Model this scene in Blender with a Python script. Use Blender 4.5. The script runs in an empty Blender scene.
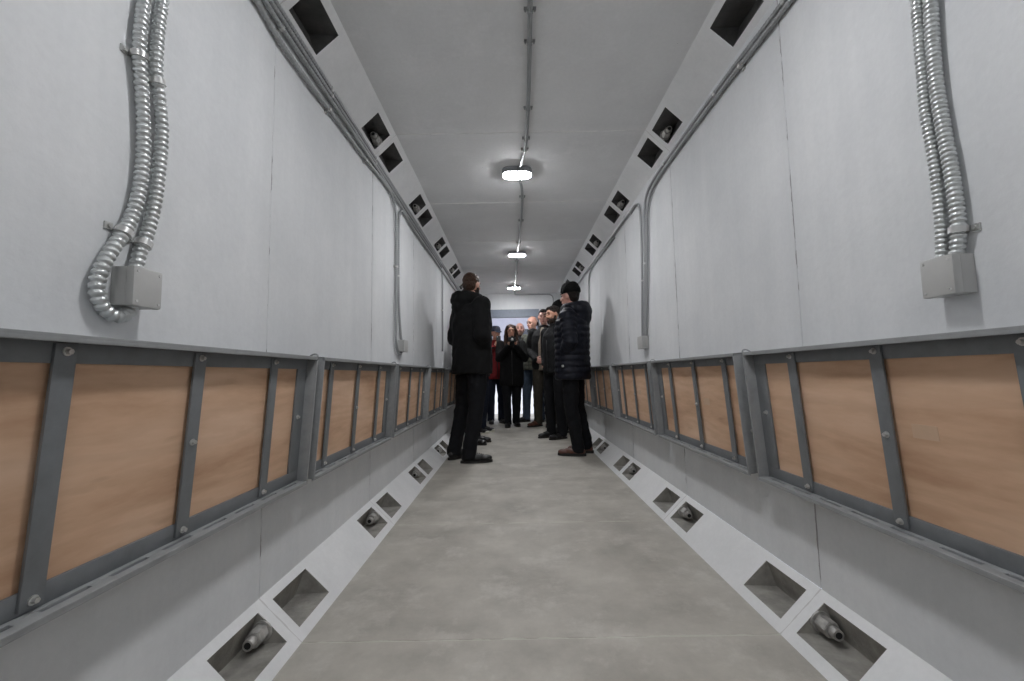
import bpy, bmesh, math, random
from mathutils import Vector, Matrix, Euler, noise
R = math.radians
random.seed(7)
import time; T0 = time.time()
COL = bpy.context.scene.collection
SC = bpy.context.scene

# ------------------------------------------------------------------ dimensions (metres)
W = 0.838          # half width of the tunnel
H = 2.149          # height
A, B = 0.1303, 0.127   # haunch width / height
J0, P = 1.295, 0.9605  # first joint, module length
Y0, Y1 = -2.6, 7.0
S1, S2 = 0.19, 0.84
JOINTS = [J0 + P*k for k in range(-3, 6)]

# ------------------------------------------------------------------ materials
def new_mat(name):
    m = bpy.data.materials.new(name); m.use_nodes = True
    nt = m.node_tree; return m, nt, nt.nodes['Principled BSDF']
def N(nt, t, **k):
    n = nt.nodes.new(t)
    for a, v in k.items(): setattr(n, a, v)
    return n
def lk(nt, a, b): nt.links.new(a, b)
def coords(nt, scale=(1, 1, 1), world=False):
    tc = N(nt, 'ShaderNodeTexCoord'); mp = N(nt, 'ShaderNodeMapping')
    mp.inputs['Scale'].default_value = scale
    if world:
        g = N(nt, 'ShaderNodeNewGeometry'); lk(nt, g.outputs['Position'], mp.inputs['Vector'])
    else: lk(nt, tc.outputs['Object'], mp.inputs['Vector'])
    return mp.outputs['Vector']
def nz(nt, vec, scale, detail=5, rough=.6):
    n = N(nt, 'ShaderNodeTexNoise'); n.inputs['Scale'].default_value = scale
    n.inputs['Detail'].default_value = detail; n.inputs['Roughness'].default_value = rough
    lk(nt, vec, n.inputs['Vector']); return n.outputs['Fac']
def ramp(nt, fac, stops):
    r = N(nt, 'ShaderNodeValToRGB'); e = r.color_ramp.elements
    while len(e) < len(stops): e.new(.5)
    for i, (p, c) in enumerate(stops):
        e[i].position = p; e[i].color = (*(c if hasattr(c, '__len__') else (c, c, c)), 1)
    lk(nt, fac, r.inputs['Fac']); return r.outputs['Color']
def mix(nt, a, b, fac, mode='MIX'):
    m = N(nt, 'ShaderNodeMix', data_type='RGBA', blend_type=mode)
    for sock, v in ((m.inputs['Factor'], fac), (m.inputs[6], a), (m.inputs[7], b)):
        if isinstance(v, (int, float)): sock.default_value = v
        elif isinstance(v, (tuple, list)): sock.default_value = (*v, 1)
        else: lk(nt, v, sock)
    return m.outputs[2]
def math_(nt, op, a, b=None, c=None):
    m = N(nt, 'ShaderNodeMath', operation=op)
    for i, v in enumerate((a, b, c)):
        if v is None: continue
        if isinstance(v, (int, float)): m.inputs[i].default_value = v
        else: lk(nt, v, m.inputs[i])
    return m.outputs[0]
def bump(nt, bs, h, strength=.2, dist=.01):
    b = N(nt, 'ShaderNodeBump'); b.inputs['Strength'].default_value = strength
    b.inputs['Distance'].default_value = dist
    lk(nt, h, b.inputs['Height']); lk(nt, b.outputs['Normal'], bs.inputs['Normal'])

def concrete(name, c1, c2, pits=True, joint=None, joint_w=.0035, joint_fac=.7, rough=.75, blotch=2.2, streak=True, bstr=.15, stain=None):
    m, nt, bs = new_mat(name)
    v = coords(nt, world=True)
    f = nz(nt, v, blotch, 6, .62)
    col = ramp(nt, f, [(.3, c1), (.7, c2)])
    if streak:
        vs = coords(nt, (14, 14, .7), world=True)
        st = nz(nt, vs, 1.0, 4, .6)
        col = mix(nt, col, ramp(nt, st, [(.35, (.86, .87, .88)), (.65, (1, 1, 1))]), .32, 'MULTIPLY')
    if stain:
        s2 = nz(nt, v, 4.3, 8, .72)
        col = mix(nt, col, stain, ramp(nt, s2, [(.52, 0), (.75, .75)]))
    fine = nz(nt, v, 60, 4, .7)
    col = mix(nt, col, ramp(nt, fine, [(.3, .9), (.7, 1.0)]), .5, 'MULTIPLY')
    if pits:
        vo = N(nt, 'ShaderNodeTexVoronoi'); vo.inputs['Scale'].default_value = 9; lk(nt, v, vo.inputs['Vector'])
        lim = N(nt, 'ShaderNodeSeparateColor'); lk(nt, vo.outputs['Color'], lim.inputs[0])
        sz = math_(nt, 'MULTIPLY', math_(nt, 'GREATER_THAN', lim.outputs[0], .72), math_(nt, 'MULTIPLY', lim.outputs[1], .045))
        pit = math_(nt, 'LESS_THAN', vo.outputs['Distance'], sz)
        col = mix(nt, col, (.13, .13, .135), math_(nt, 'MULTIPLY', pit, .75))
    if joint is not None:
        sep = N(nt, 'ShaderNodeSeparateXYZ'); lk(nt, v, sep.inputs[0])
        wob = math_(nt, 'MULTIPLY', math_(nt, 'SUBTRACT', nz(nt, v, 9, 3), .5), .012)
        y = math_(nt, 'ADD', sep.outputs['Y'], wob)
        t = math_(nt, 'DIVIDE', math_(nt, 'SUBTRACT', y, J0 - 10*P), P)
        fr = math_(nt, 'FRACT', math_(nt, 'ADD', t, .5))
        d = math_(nt, 'MULTIPLY', math_(nt, 'ABSOLUTE', math_(nt, 'SUBTRACT', fr, .5)), P)
        wv = math_(nt, 'MULTIPLY', ramp(nt, nz(nt, v, 14, 4), [(.3, .1), (.62, 1)]), joint_w)
        on = math_(nt, 'LESS_THAN', d, wv)
        col = mix(nt, col, joint, math_(nt, 'MULTIPLY', on, joint_fac))
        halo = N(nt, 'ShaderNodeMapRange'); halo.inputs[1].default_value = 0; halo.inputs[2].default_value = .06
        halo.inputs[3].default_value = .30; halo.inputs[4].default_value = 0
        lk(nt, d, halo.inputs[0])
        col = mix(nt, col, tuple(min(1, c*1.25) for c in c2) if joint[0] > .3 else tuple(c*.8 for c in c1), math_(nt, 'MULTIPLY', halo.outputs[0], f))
    lk(nt, col, bs.inputs['Base Color']); bs.inputs['Roughness'].default_value = rough
    bump(nt, bs, math_(nt, 'ADD', nz(nt, v, 5, 5), math_(nt, 'MULTIPLY', fine, .15)), bstr, .02)
    return m

M = {}
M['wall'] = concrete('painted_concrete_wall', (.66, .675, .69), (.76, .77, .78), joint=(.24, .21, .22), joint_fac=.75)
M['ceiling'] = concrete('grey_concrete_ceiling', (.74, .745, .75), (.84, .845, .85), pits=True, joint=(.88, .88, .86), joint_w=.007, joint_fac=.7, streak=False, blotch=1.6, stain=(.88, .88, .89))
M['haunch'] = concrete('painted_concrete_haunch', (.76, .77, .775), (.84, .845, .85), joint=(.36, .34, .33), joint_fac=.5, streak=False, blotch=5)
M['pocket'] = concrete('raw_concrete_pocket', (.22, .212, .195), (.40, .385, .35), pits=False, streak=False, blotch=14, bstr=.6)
M['pocket_top_shade'] = concrete('shade_darkened_pocket', (.045, .045, .045), (.09, .088, .085), pits=False, streak=False, blotch=14, bstr=.6)  # raw concrete again, with the shade of the upper recesses painted into its colour
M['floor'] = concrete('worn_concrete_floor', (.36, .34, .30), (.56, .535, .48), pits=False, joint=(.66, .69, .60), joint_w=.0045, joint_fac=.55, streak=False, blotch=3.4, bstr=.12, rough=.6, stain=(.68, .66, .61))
M['snow'] = concrete('snow', (.80, .82, .85), (.86, .87, .9), pits=False, streak=False, blotch=1.2, rough=.8)

def metal_paint(name, c, rough=.45, spec=.5, metallic=0.0, var=.12, scale=25):
    m, nt, bs = new_mat(name); v = coords(nt)
    f = nz(nt, v, scale, 4)
    col = ramp(nt, f, [(.3, tuple(x*(1-var) for x in c)), (.7, tuple(min(1, x*(1+var)) for x in c))])
    lk(nt, col, bs.inputs['Base Color']); bs.inputs['Metallic'].default_value = metallic
    lk(nt, ramp(nt, f, [(.3, rough*.8), (.7, min(1, rough*1.2))]), bs.inputs['Roughness'])
    return m
M['frame'] = metal_paint('grey_painted_steel', (.165, .175, .185), .42)
M['frame_edge'] = metal_paint('grey_steel_rail', (.30, .31, .315), .4)
M['zinc'] = metal_paint('zinc_steel', (.62, .62, .61), .32, metallic=.85)
M['flex'] = metal_paint('galvanised_flex', (.60, .62, .62), .36, metallic=.8, var=.02, scale=20)
M['flex_dull'] = metal_paint('dull_galvanised_flex', (.36, .37, .375), .48, metallic=.55, var=.02, scale=20)
M['pipe'] = metal_paint('grey_conduit', (.33, .34, .345), .4, metallic=.5)
M['nut'] = metal_paint('dull_steel', (.46, .45, .43), .45, metallic=.4, var=.35, scale=40)
M['black'] = metal_paint('black_rubber', (.012, .012, .013), .6)
M['plastic'] = metal_paint('grey_plastic', (.46, .46, .45), .5, var=.04)
M['lamp_body'] = metal_paint('lamp_grey', (.30, .31, .33), .5, var=.05)
M['doorsteel'] = metal_paint('door_steel', (.20, .23, .28), .5, var=.08)

m, nt, bs = new_mat('plywood'); v = coords(nt, (1, .35, 1.6))
oi = N(nt, 'ShaderNodeObjectInfo')
va = N(nt, 'ShaderNodeVectorMath', operation='ADD'); lk(nt, v, va.inputs[0])
sc = N(nt, 'ShaderNodeVectorMath', operation='SCALE'); sc.inputs[0].default_value = (7, 13, 5); lk(nt, oi.outputs['Random'], sc.inputs['Scale'])
lk(nt, sc.outputs[0], va.inputs[1]); v = va.outputs[0]
f1 = nz(nt, v, 6, 6, .6)
dis = N(nt, 'ShaderNodeTexNoise'); dis.inputs['Scale'].default_value = 3; lk(nt, v, dis.inputs['Vector'])
wv = N(nt, 'ShaderNodeTexWave', wave_type='BANDS', bands_direction='Z'); wv.inputs['Scale'].default_value = 4
wv.inputs['Distortion'].default_value = 16; wv.inputs['Detail'].default_value = 4; wv.inputs['Detail Scale'].default_value = 1.2
lk(nt, v, wv.inputs['Vector'])
col = ramp(nt, f1, [(.28, (.46, .27, .165)), (.5, (.63, .41, .27)), (.72, (.74, .52, .37))])
col = mix(nt, col, ramp(nt, wv.outputs['Fac'], [(.2, (.80, .76, .72)), (.7, (1, 1, 1))]), .28, 'MULTIPLY')
kn = nz(nt, v, 11, 2, .5)
col = mix(nt, col, (.28, .15, .085), ramp(nt, kn, [(.70, 0), (.80, .6)]))
lk(nt, col, bs.inputs['Base Color']); bs.inputs['Roughness'].default_value = .62
M['ply'] = m

def emit(name, c, s):
    m, nt, bs = new_mat(name)
    bs.inputs['Base Color'].default_value = (.9, .9, .9, 1)
    bs.inputs['Emission Color'].default_value = (*c, 1); bs.inputs['Emission Strength'].default_value = s
    return m
M['diffuser'] = emit('lit_opal_diffuser', (.978, .980, 1.0), 165)

def cloth(name, c, rough=.85, wr=.35, scale=14, quilt=0, sheen=0.0):
    m, nt, bs = new_mat(name); v = coords(nt)
    f = nz(nt, v, 30, 3)
    col = ramp(nt, f, [(.3, tuple(x*.8 for x in c)), (.7, tuple(min(1, x*1.2) for x in c))])
    lk(nt, col, bs.inputs['Base Color']); bs.inputs['Roughness'].default_value = rough
    bs.inputs['Specular IOR Level'].default_value = .3
    h = nz(nt, coords(nt, (1, 1, .6)), scale, 3, .5)
    bump(nt, bs, h, wr, .03)
    return m
def skin(name, c):
    m, nt, bs = new_mat(name); v = coords(nt)
    col = ramp(nt, nz(nt, v, 18, 3), [(.3, c), (.7, (c[0]*1.08, c[1]*.9, c[2]*.86))])
    lk(nt, col, bs.inputs['Base Color']); bs.inputs['Roughness'].default_value = .5
    bs.inputs['Subsurface Weight'].default_value = .05
    return m
SK = [skin('skin_light', (.62, .38, .29)), skin('skin_warm', (.52, .30, .21)), skin('skin_pink', (.66, .40, .33))]
C = dict(
    black=cloth('black_cloth', (.0042, .0044, .0048), .9), black2=cloth('black_nylon', (.0055, .006, .007), .7, .5),
    navy=cloth('navy_nylon', (.0058, .0070, .0140), .58, .4), darktrouser=cloth('dark_trousers', (.0050, .0055, .0075), .85, .5, 9),
    jeans=cloth('blue_jeans', (.045, .065, .095), .85, .5, 9), darkjeans=cloth('dark_jeans', (.010, .014, .026), .85, .5, 9),
    palejeans=cloth('pale_jeans', (.13, .13, .13), .85, .5, 9),
    olive=cloth('olive_nylon', (.095, .10, .078), .45, .4), khaki=cloth('khaki_trousers', (.050, .044, .034), .85, .5, 9),
    beige=cloth('beige_knit', (.27, .225, .18), .9, .3), red=cloth('red_cloth', (.17, .012, .015), .8, .4),
    grey=cloth('dark_grey_cloth', (.026, .026, .029), .8, .4), charcoal=cloth('charcoal_cloth', (.011, .0115, .012), .8, .4),
    hair_dark=cloth('dark_hair', (.016, .011, .009), .6, .9, 60), hair_brown=cloth('brown_hair', (.055, .028, .018), .55, .9, 60),
    hair_red=cloth('reddish_hair', (.13, .06, .035), .6, .9, 60), beard=cloth('beard_hair', (.030, .019, .014), .7, .9, 70),
    stubble=cloth('stubble', (.20, .12, .09), .7, .6, 70),
    brown=metal_paint('brown_leather', (.105, .042, .028), .42, var=.2, scale=12), sole=metal_paint('dark_sole', (.02, .018, .017), .7),
    shoe=metal_paint('black_leather', (.012, .012, .013), .36), white=metal_paint('pale_rubber', (.62, .60, .52), .6),
    cap=cloth('navy_cap_cloth', (.022, .026, .042), .8, .3), knit=cloth('black_knit', (.0045, .0045, .005), .95, .8, 50),
    eye=metal_paint('dark_eye', (.02, .014, .01), .15), lips=metal_paint('lips', (.42, .17, .15), .5, var=.05))

# ------------------------------------------------------------------ mesh helpers
def link(name, bm, mats, parent=None, smooth=None, loc=None):
    me = bpy.data.meshes.new(name)
    bmesh.ops.recalc_face_normals(bm, faces=bm.faces[:])
    bm.to_mesh(me); bm.free()
    for m in (mats if isinstance(mats, (list, tuple)) else [mats]): me.materials.append(m)
    if smooth is True:
        for p in me.polygons: p.use_smooth = True
    elif smooth:
        me.shade_smooth() if False else None
        for p in me.polygons: p.use_smooth = True
        try: me.set_sharp_from_angle(angle=smooth)
        except Exception: pass
    o = bpy.data.objects.new(name, me); COL.objects.link(o)
    if parent: o.parent = parent
    if loc: o.location = loc
    return o
def tag(o, label, cat, group=None):
    o['label'] = label; o['category'] = cat
    if group: o['group'] = group
    return o
def thing(name, label, cat, loc=(0, 0, 0), rot=(0, 0, 0), group=None):
    o = bpy.data.objects.new(name, None); COL.objects.link(o); o.empty_display_size = .1
    o.location = loc; o.rotation_euler = rot
    return tag(o, label, cat, group)
def struct(o): o['kind'] = 'structure'; return o
def copy_tree(o, parent=None):
    c = o.copy(); COL.objects.link(c)
    if parent: c.parent = parent
    for ch in [k for k in o.children]: copy_tree(ch, c)
    return c
def box(bm, x0, x1, y0, y1, z0, z1, bevel=0, mi=0):
    vs = [bm.verts.new((x, y, z)) for x in (x0, x1) for y in (y0, y1) for z in (z0, z1)]
    fs = [bm.faces.new([vs[i] for i in q]) for q in ((0, 1, 3, 2), (4, 6, 7, 5), (0, 4, 5, 1), (2, 3, 7, 6), (0, 2, 6, 4), (1, 5, 7, 3))]
    for f in fs: f.material_index = mi
    if bevel:
        es = list({e for f in fs for e in f.edges})
        bmesh.ops.bevel(bm, geom=es, offset=bevel, segments=2, affect='EDGES', profile=.6)
def cyl(bm, a, b, r1, r2=None, n=16, cap=True):
    a, b = Vector(a), Vector(b); r2 = r1 if r2 is None else r2
    q = (b-a).to_track_quat('Z', 'Y').to_matrix()
    ra = [bm.verts.new(a + q @ Vector((r1*math.cos(t), r1*math.sin(t), 0))) for t in [2*math.pi*i/n for i in range(n)]]
    rb = [bm.verts.new(b + q @ Vector((r2*math.cos(t), r2*math.sin(t), 0))) for t in [2*math.pi*i/n for i in range(n)]]
    for i in range(n): bm.faces.new((ra[i], ra[(i+1) % n], rb[(i+1) % n], rb[i]))
    if cap: bm.faces.new(ra[::-1]); bm.faces.new(rb)
def ell(bm, c, r, rot=None, n=12):
    mt = Matrix.Translation(Vector(c))
    if rot is not None: mt = mt @ rot.to_4x4()
    mt = mt @ Matrix.Diagonal((*r, 1))
    m_ = n*2 if n > 8 else 14
    top = bm.verts.new(mt @ Vector((0, 0, 1))); bot = bm.verts.new(mt @ Vector((0, 0, -1))); rows = []
    for i in range(1, n):
        p = math.pi*i/n
        rows.append([bm.verts.new(mt @ Vector((math.sin(p)*math.cos(2*math.pi*j/m_), math.sin(p)*math.sin(2*math.pi*j/m_), math.cos(p)))) for j in range(m_)])
    for j in range(m_):
        k = (j+1) % m_
        bm.faces.new((top, rows[0][j], rows[0][k])); bm.faces.new((bot, rows[-1][k], rows[-1][j]))
        for q, w in zip(rows, rows[1:]): bm.faces.new((q[j], w[j], w[k], q[k]))
def cap_(bm, a, b, ra, rb):
    ell(bm, a, (ra,)*3, n=8); ell(bm, b, (rb,)*3, n=8); 
    if (Vector(a)-Vector(b)).length > 1e-5: cyl(bm, a, b, ra, rb, 16)
def chain(bm, pts, rs):
    for i in range(len(pts)-1): cap_(bm, pts[i], pts[i+1], rs[i], rs[i+1])
def loft(bm, rings, n=32):
    """rings: (cx,cy,z,rx,ry) bottom to top"""
    L = []
    for (cx, cy, z, rx, ry) in rings:
        L.append([bm.verts.new((cx+rx*math.cos(t), cy+ry*math.sin(t), z)) for t in [2*math.pi*i/n for i in range(n)]])
    for a, b in zip(L, L[1:]):
        for i in range(n): bm.faces.new((a[i], a[(i+1) % n], b[(i+1) % n], b[i]))
    bm.faces.new(L[0][::-1]); bm.faces.new(L[-1])
def spline(pts, step):
    pts = [Vector(p) for p in pts]; out = []
    n = len(pts)
    for i in range(n-1):
        p0 = pts[max(i-1, 0)]; p1 = pts[i]; p2 = pts[i+1]; p3 = pts[min(i+2, n-1)]
        k = max(1, int(math.ceil((p2-p1).length/step)))
        for j in range(k):
            t = j/k
            out.append(.5*((2*p1)+(-p0+p2)*t+(2*p0-5*p1+4*p2-p3)*t*t+(-p0+3*p1-3*p2+p3)*t**3))
    out.append(pts[-1]); return out
def sweep(bm, path, rad, n=12, ridge=0, pitch=.012, helix=True):
    d = 0; prev = None; rings = []
    up = Vector((0.31, .17, .9)).normalized()
    for i, p in enumerate(path):
        t = (path[min(i+1, len(path)-1)]-path[max(i-1, 0)]).normalized()
        if i: d += (p-path[i-1]).length
        if prev is None: a = up.cross(t).normalized()
        else: a = (prev - t*prev.dot(t)).normalized()
        prev = a; b = t.cross(a)
        ring = []
        for k in range(n):
            an = 2*math.pi*k/n
            r = rad
            if ridge and .4 < p.y < 3.9: r = rad - ridge*(.5-.5*math.cos(2*math.pi*d/pitch))**3
            ring.append(bm.verts.new(p + a*math.cos(an)*r + b*math.sin(an)*r))
        rings.append(ring)
    for r0, r1 in zip(rings, rings[1:]):
        for k in range(n): bm.faces.new((r0[k], r0[(k+1) % n], r1[(k+1) % n], r1[k]))
    bm.faces.new(rings[0][::-1]); bm.faces.new(rings[-1])

# ------------------------------------------------------------------ shell
def groove_profile(y0, y1, depth, w, jit=0.0):
    """(y, d) profile with a shallow groove at every joint; modules step a hair against each other"""
    out = []; rnd = random.Random(int(depth*1e5)+5)
    cur = rnd.uniform(-jit, jit); out.append((y0, cur))
    for j in JOINTS:
        if y0 < j < y1:
            nx = rnd.uniform(-jit, jit)
            out += [(j-w, cur), (j-w*.5, cur+depth), (j+w*.5, nx+depth), (j+w, nx)]; cur = nx
    out.append((y1, cur)); return out
def prism(bm, poly, lo, hi, axis):
    def mk(u, y, t):
        return (t, y, u) if axis == 'x' else (u, y, t)
    a = [bm.verts.new(mk(u, y, lo)) for (u, y) in poly]; b = [bm.verts.new(mk(u, y, hi)) for (u, y) in poly]
    n = len(poly)
    for i in range(n): bm.faces.new((a[i], a[(i+1) % n], b[(i+1) % n], b[i]))
    # caps as strips to avoid huge concave ngons
    bm.faces.new(a[::-1]); bm.faces.new(b)
T = .16
for s, nm in ((-1, 'wall_left'), (1, 'wall_right')):
    bm = bmesh.new()
    pr = groove_profile(Y0, Y1, .0025, .004, .0008)
    poly = [(s*(W+d), y) for y, d in pr] + [(s*(W+T), Y1), (s*(W+T), Y0)]
    prism(bm, poly, B-.0, H-B, 'z')
    struct(link(nm, bm, M['wall']))
bm = bmesh.new(); pr = groove_profile(Y0, 8.3, .002, .004, .0006)
prism(bm, [(-d, y) for y, d in pr] + [(-T, 8.3), (-T, Y0)], -(W+T), W+T, 'x'); struct(link('floor', bm, M['floor']))
bm = bmesh.new(); pr = groove_profile(Y0, Y1, .003, .005, .0015)
prism(bm, [(H+d, y) for y, d in pr] + [(H+T, Y1), (H+T, Y0)], -(W+T), W+T, 'x'); struct(link('ceiling', bm, M['ceiling']))

def pockets():
    out = []
    for j in JOINTS:
        for (a, b) in ((j-.24, j-.036), (j+.034, j+.238)):
            if a > Y0+.05 and b < Y1-.05: out.append((a, b))
    return sorted(out)
PK = pockets()
def haunch(side, top, name):
    bm = bmesh.new()
    def pt(s, y, q=None):
        if q is None: x, z = W-A+A*s, B*s
        else: x, z = q
        return bm.verts.new((side*x, y, H-z if top else z))
    ys = [Y0]+[v for p in PK for v in p]+[Y1]
    pk = {p[0] for p in PK}
    for a, b in zip(ys, ys[1:]):
        cuts = [(0, S1), (S2, 1)] if a in pk else [(0, S1), (S1, S2), (S2, 1)]
        for (u, w) in cuts: bm.faces.new((pt(u, a), pt(w, a), pt(w, b), pt(u, b)))
        if a in pk:
            x1, z1 = W-A+A*S1, B*S1; x2, z2 = W-A+A*S2, B*S2; q = (W+.012, z1-.006)
            prof = [(x1, z1), q, (x2+.004, z2)]
            la = [pt(0, a, p) for p in prof]; lb = [pt(0, b, p) for p in prof]
            fs = [bm.faces.new((la[0], la[1], lb[1], lb[0])), bm.faces.new((la[1], la[2], lb[2], lb[1])),
                  bm.faces.new(la), bm.faces.new(lb),
                  bm.faces.new((la[2], pt(S2, a), pt(S2, b), lb[2]))]
            for f in fs: f.material_index = 1
    # wedge ends so that the fillet is a solid
    for y in (Y0, Y1): bm.faces.new((pt(0, y), pt(1, y), pt(0, y, (W, 0))))
    bmesh.ops.remove_doubles(bm, verts=bm.verts[:], dist=1e-5)
    o = link(name, bm, [M['haunch'], M['pocket_top_shade' if top else 'pocket']]); return struct(o)
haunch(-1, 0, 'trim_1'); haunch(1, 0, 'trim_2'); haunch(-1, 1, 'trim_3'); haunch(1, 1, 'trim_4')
# end walls
DX0, DX1, DZ = -.436, .392, 1.88
bm = bmesh.new()
box(bm, -W-T, DX0, Y1, Y1+.16, 0, H); box(bm, DX1, W+T, Y1, Y1+.16, 0, H); box(bm, DX0, DX1, Y1, Y1+.16, DZ, H)
bmesh.ops.remove_doubles(bm, verts=bm.verts[:], dist=1e-5)
struct(link('wall_far', bm, M['wall']))
bm = bmesh.new(); box(bm, -W-T, W+T, Y0-.16, Y0, -T, H+T); struct(link('wall_near', bm, M['wall']))
# door frame in the far wall
bm = bmesh.new()
box(bm, DX0, DX1, Y1-.006, Y1+.17, DZ-.125, DZ, .002)
box(bm, DX0, DX0+.012, Y1-.004, Y1+.30, 0, DZ-.125, .001); box(bm, DX1-.03, DX1, Y1-.004, Y1+.30, 0, DZ-.125, .002)
struct(link('door_1', bm, M['doorsteel']))

# ------------------------------------------------------------------ connecting bolts in the pockets
def bolt_proto():
    r = thing('connecting_bolt', '', 'bolt')
    bm = bmesh.new(); cyl(bm, (0, 0, 0), (0, -.006, 0), .034, n=24); link('washer', bm, M['nut'], r, R(30))
    bm = bmesh.new(); cyl(bm, (0, -.006, 0), (0, -.052, 0), .0285, .0285, 6)
    bmesh.ops.bevel(bm, geom=bm.edges[:], offset=.002, segments=2, affect='EDGES'); link('nut', bm, M['nut'], r, R(30))
    bm = bmesh.new(); p = [Vector((0, -.052-.002*i, 0)) for i in range(13)]; sweep(bm, p, .0175, 18, .0015, .006)
    sh = link('threaded_end', bm, M['nut'], r, R(50))
    bm = bmesh.new(); cyl(bm, (0, -.0758, 0), (0, -.0768, 0), .011, n=18); link('hollow_tip', bm, M['black'], sh)
    return r
proto = None
ORD = ['nearest', 'second nearest', 'third nearest', 'fourth nearest', 'fifth nearest', 'farthest']
for side, top, row in ((-1, 0, 'lower left'), (1, 0, 'lower right'), (-1, 1, 'upper left'), (1, 1, 'upper right')):
    js = [J0+P*k for k in range(0, 6)]
    if top: js = js[1:]
    for i, j in enumerate(js):
        if proto is None: proto = bolt_proto(); o = proto
        else: o = copy_tree(proto)
        zc = .056; o.scale = (.84, .9, .84)
        o.location = (side*(W-.034), j-.036, H-zc if top else zc); o.rotation_euler = (0, R(13*i+7), 0)
        nm = ORD[i] if (i < len(js)-1) else 'farthest'
        o['label'] = f'steel bolt end in the {row} row of recesses, {nm} to the camera' if nm != 'farthest' else f'steel bolt end in the {row} row of recesses, farthest from the camera'
        o['group'] = 'connecting bolts in the corner recesses'

# ------------------------------------------------------------------ folded benches
def bench_proto(s, Hh):
    a = -s      # direction of the aisle
    L = .915
    r = thing('folding_bench', '', 'bench')
    def bx(bm, n0, n1, u0, u1, z0, z1, bv=.0012): box(bm, *sorted((a*n0, a*n1)), -u1, -u0, z0, z1, bv)
    D = .058
    bm = bmesh.new()      # outer rim of angle iron
    bx(bm, 0, -.1035, 0, L, Hh-.006, Hh); bx(bm, 0, -.010, 0, L, Hh-.012, Hh-.004); bx(bm, 0, -.008, 0, L, -.006, .004); bx(bm, 0, -D, 0, .006, 0, Hh); bx(bm, 0, -D, L-.006, L, 0, Hh)
    bx(bm, -.012, -.031, .01, L-.01, -.0035, -.0005, 0); bx(bm, -.026, -D, 0, L, 0, .006); bx(bm, 0, -.017, 0, L, 0, .006)  # first strip closes the slots from below, added to block light leaking through
    u = 0
    while u < L: bx(bm, -.016, -.027, u, min(u+.035, L), .0006, .0054, 0); u += .11
    link('rim', bm, M['frame_edge'], r, R(30))
    bm = bmesh.new()      # inner flat frame
    q0, q1 = -.034, -.040
    bx(bm, q0, q1, .006, L-.006, Hh-.045, Hh-.006); bx(bm, q0, q1, .006, L-.006, .006, .040)
    bx(bm, q0, q1, .006, .062, .040, Hh-.045); bx(bm, q0, q1, L-.062, L-.006, .040, Hh-.045)
    link('frame', bm, M['frame'], r, R(30))
    for u in (.203, .494, .775):
        bm = bmesh.new(); bx(bm, -.029, -.0345, u-.0165, u+.0165, .012, Hh-.014)
        cb = link('crossbar', bm, M['frame'], r, R(30))
    bm = bmesh.new(); bx(bm, -.0405, -.052, .01, L-.01, .01, Hh-.01, 0); link('plywood_board', bm, M['ply'], r)
    spots = [(.203, Hh-.026), (.203, .024), (.494, Hh-.026), (.494, .024), (.775, Hh-.026), (.775, .024), (.494, Hh*.5), (.04, Hh*.52), (L-.04, Hh*.52)]
    b0 = None
    for (u, z) in spots:
        d0 = -.029 if u not in (.04, L-.04) else -.034
        if b0 is None:
            bm = bmesh.new(); cyl(bm, (0, 0, 0), (a*.002, 0, 0), .0072, n=14); cyl(bm, (a*.002, 0, 0), (a*.008, 0, 0), .0052, .0044, 6)
            b0 = link('bolt', bm, M['zinc'], r, R(30)); o = b0
        else: o = b0.copy(); COL.objects.link(o)
        o.location = (a*d0, -u, z)
    for u in (-.0155, L+.0015):
        bm = bmesh.new(); bx(bm, -.034, -.054, u, u+.014, -.012, Hh-.015, .002); po = link('support_post', bm, M['frame'], r, R(30))
        bm = bmesh.new(); bx(bm, -.036, -.052, u+.001, u+.013, -.0135, -.0115, 0); link('end_cap', bm, M['black'], po)
        bm = bmesh.new(); cyl(bm, (a*-.034, -u-.007, Hh*.35), (a*-.026, -u-.007, Hh*.35), .006, n=10); link('pin', bm, M['zinc'], po, R(30))
    for z in (.03, Hh-.05):
        for u in (.10, L-.14):
            bm = bmesh.new(); bx(bm, -.055, -.074, u, u+.04, z, z+.03, .001); link('wall_bracket', bm, M['frame'], r, R(30))
    bm = bmesh.new()
    pth = [Vector((a*(-.02+.014*math.cos(t)), .004+.012*math.sin(t), Hh-.004+.014*math.sin(t)*.9)) for t in [2*math.pi*i/20 for i in range(21)]]
    sweep(bm, pth, .0028, 8); link('latch_loop', bm, M['frame_edge'], r, True)
    return r
BL = {(-1, 0): 'large folded plywood bench nearest the camera on the left wall, three crossbars', (1, 0): 'large folded plywood bench nearest the camera on the right wall, pale patch on its board',
      (-1, 1): 'folded plywood bench on the left wall, second from the camera, below the first switch box',
      (1, 1): 'folded plywood bench on the right wall, second from the camera'}
for s in (-1, 1):
    zb, zt = (.432, .852) if s < 0 else (.412, .842)
    pr = bench_proto(s, (zt-zb)/math.cos(R(4)))
    pitch = P if s < 0 else .975
    for k in range(6):
        far = (1.420 if s < 0 else 1.450) + pitch*k
        if far > Y1-.05: break
        o = pr if k == 0 else copy_tree(pr)
        o.location = (s*(W-.076), far, zb); o.rotation_euler = (0, R(4)*(-s), 0)
        w = 'left' if s < 0 else 'right'
        o['label'] = BL.get((s, k)) or f'folded plywood bench on the {w} wall, {["", "", "third", "fourth", "fifth", "sixth"][k]} from the camera' + (', beside the standing people' if k > 2 else '')
        o['group'] = f'folded benches along the {w} wall'
        if s > 0 and k == 0:
            bm = bmesh.new(); box(bm, .0398, .0404, -.60, -.545, .215, .245); link('pale_patch', bm, metal_paint('pale_veneer_patch', (.60, .42, .29), .6, var=.05), o)

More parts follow.
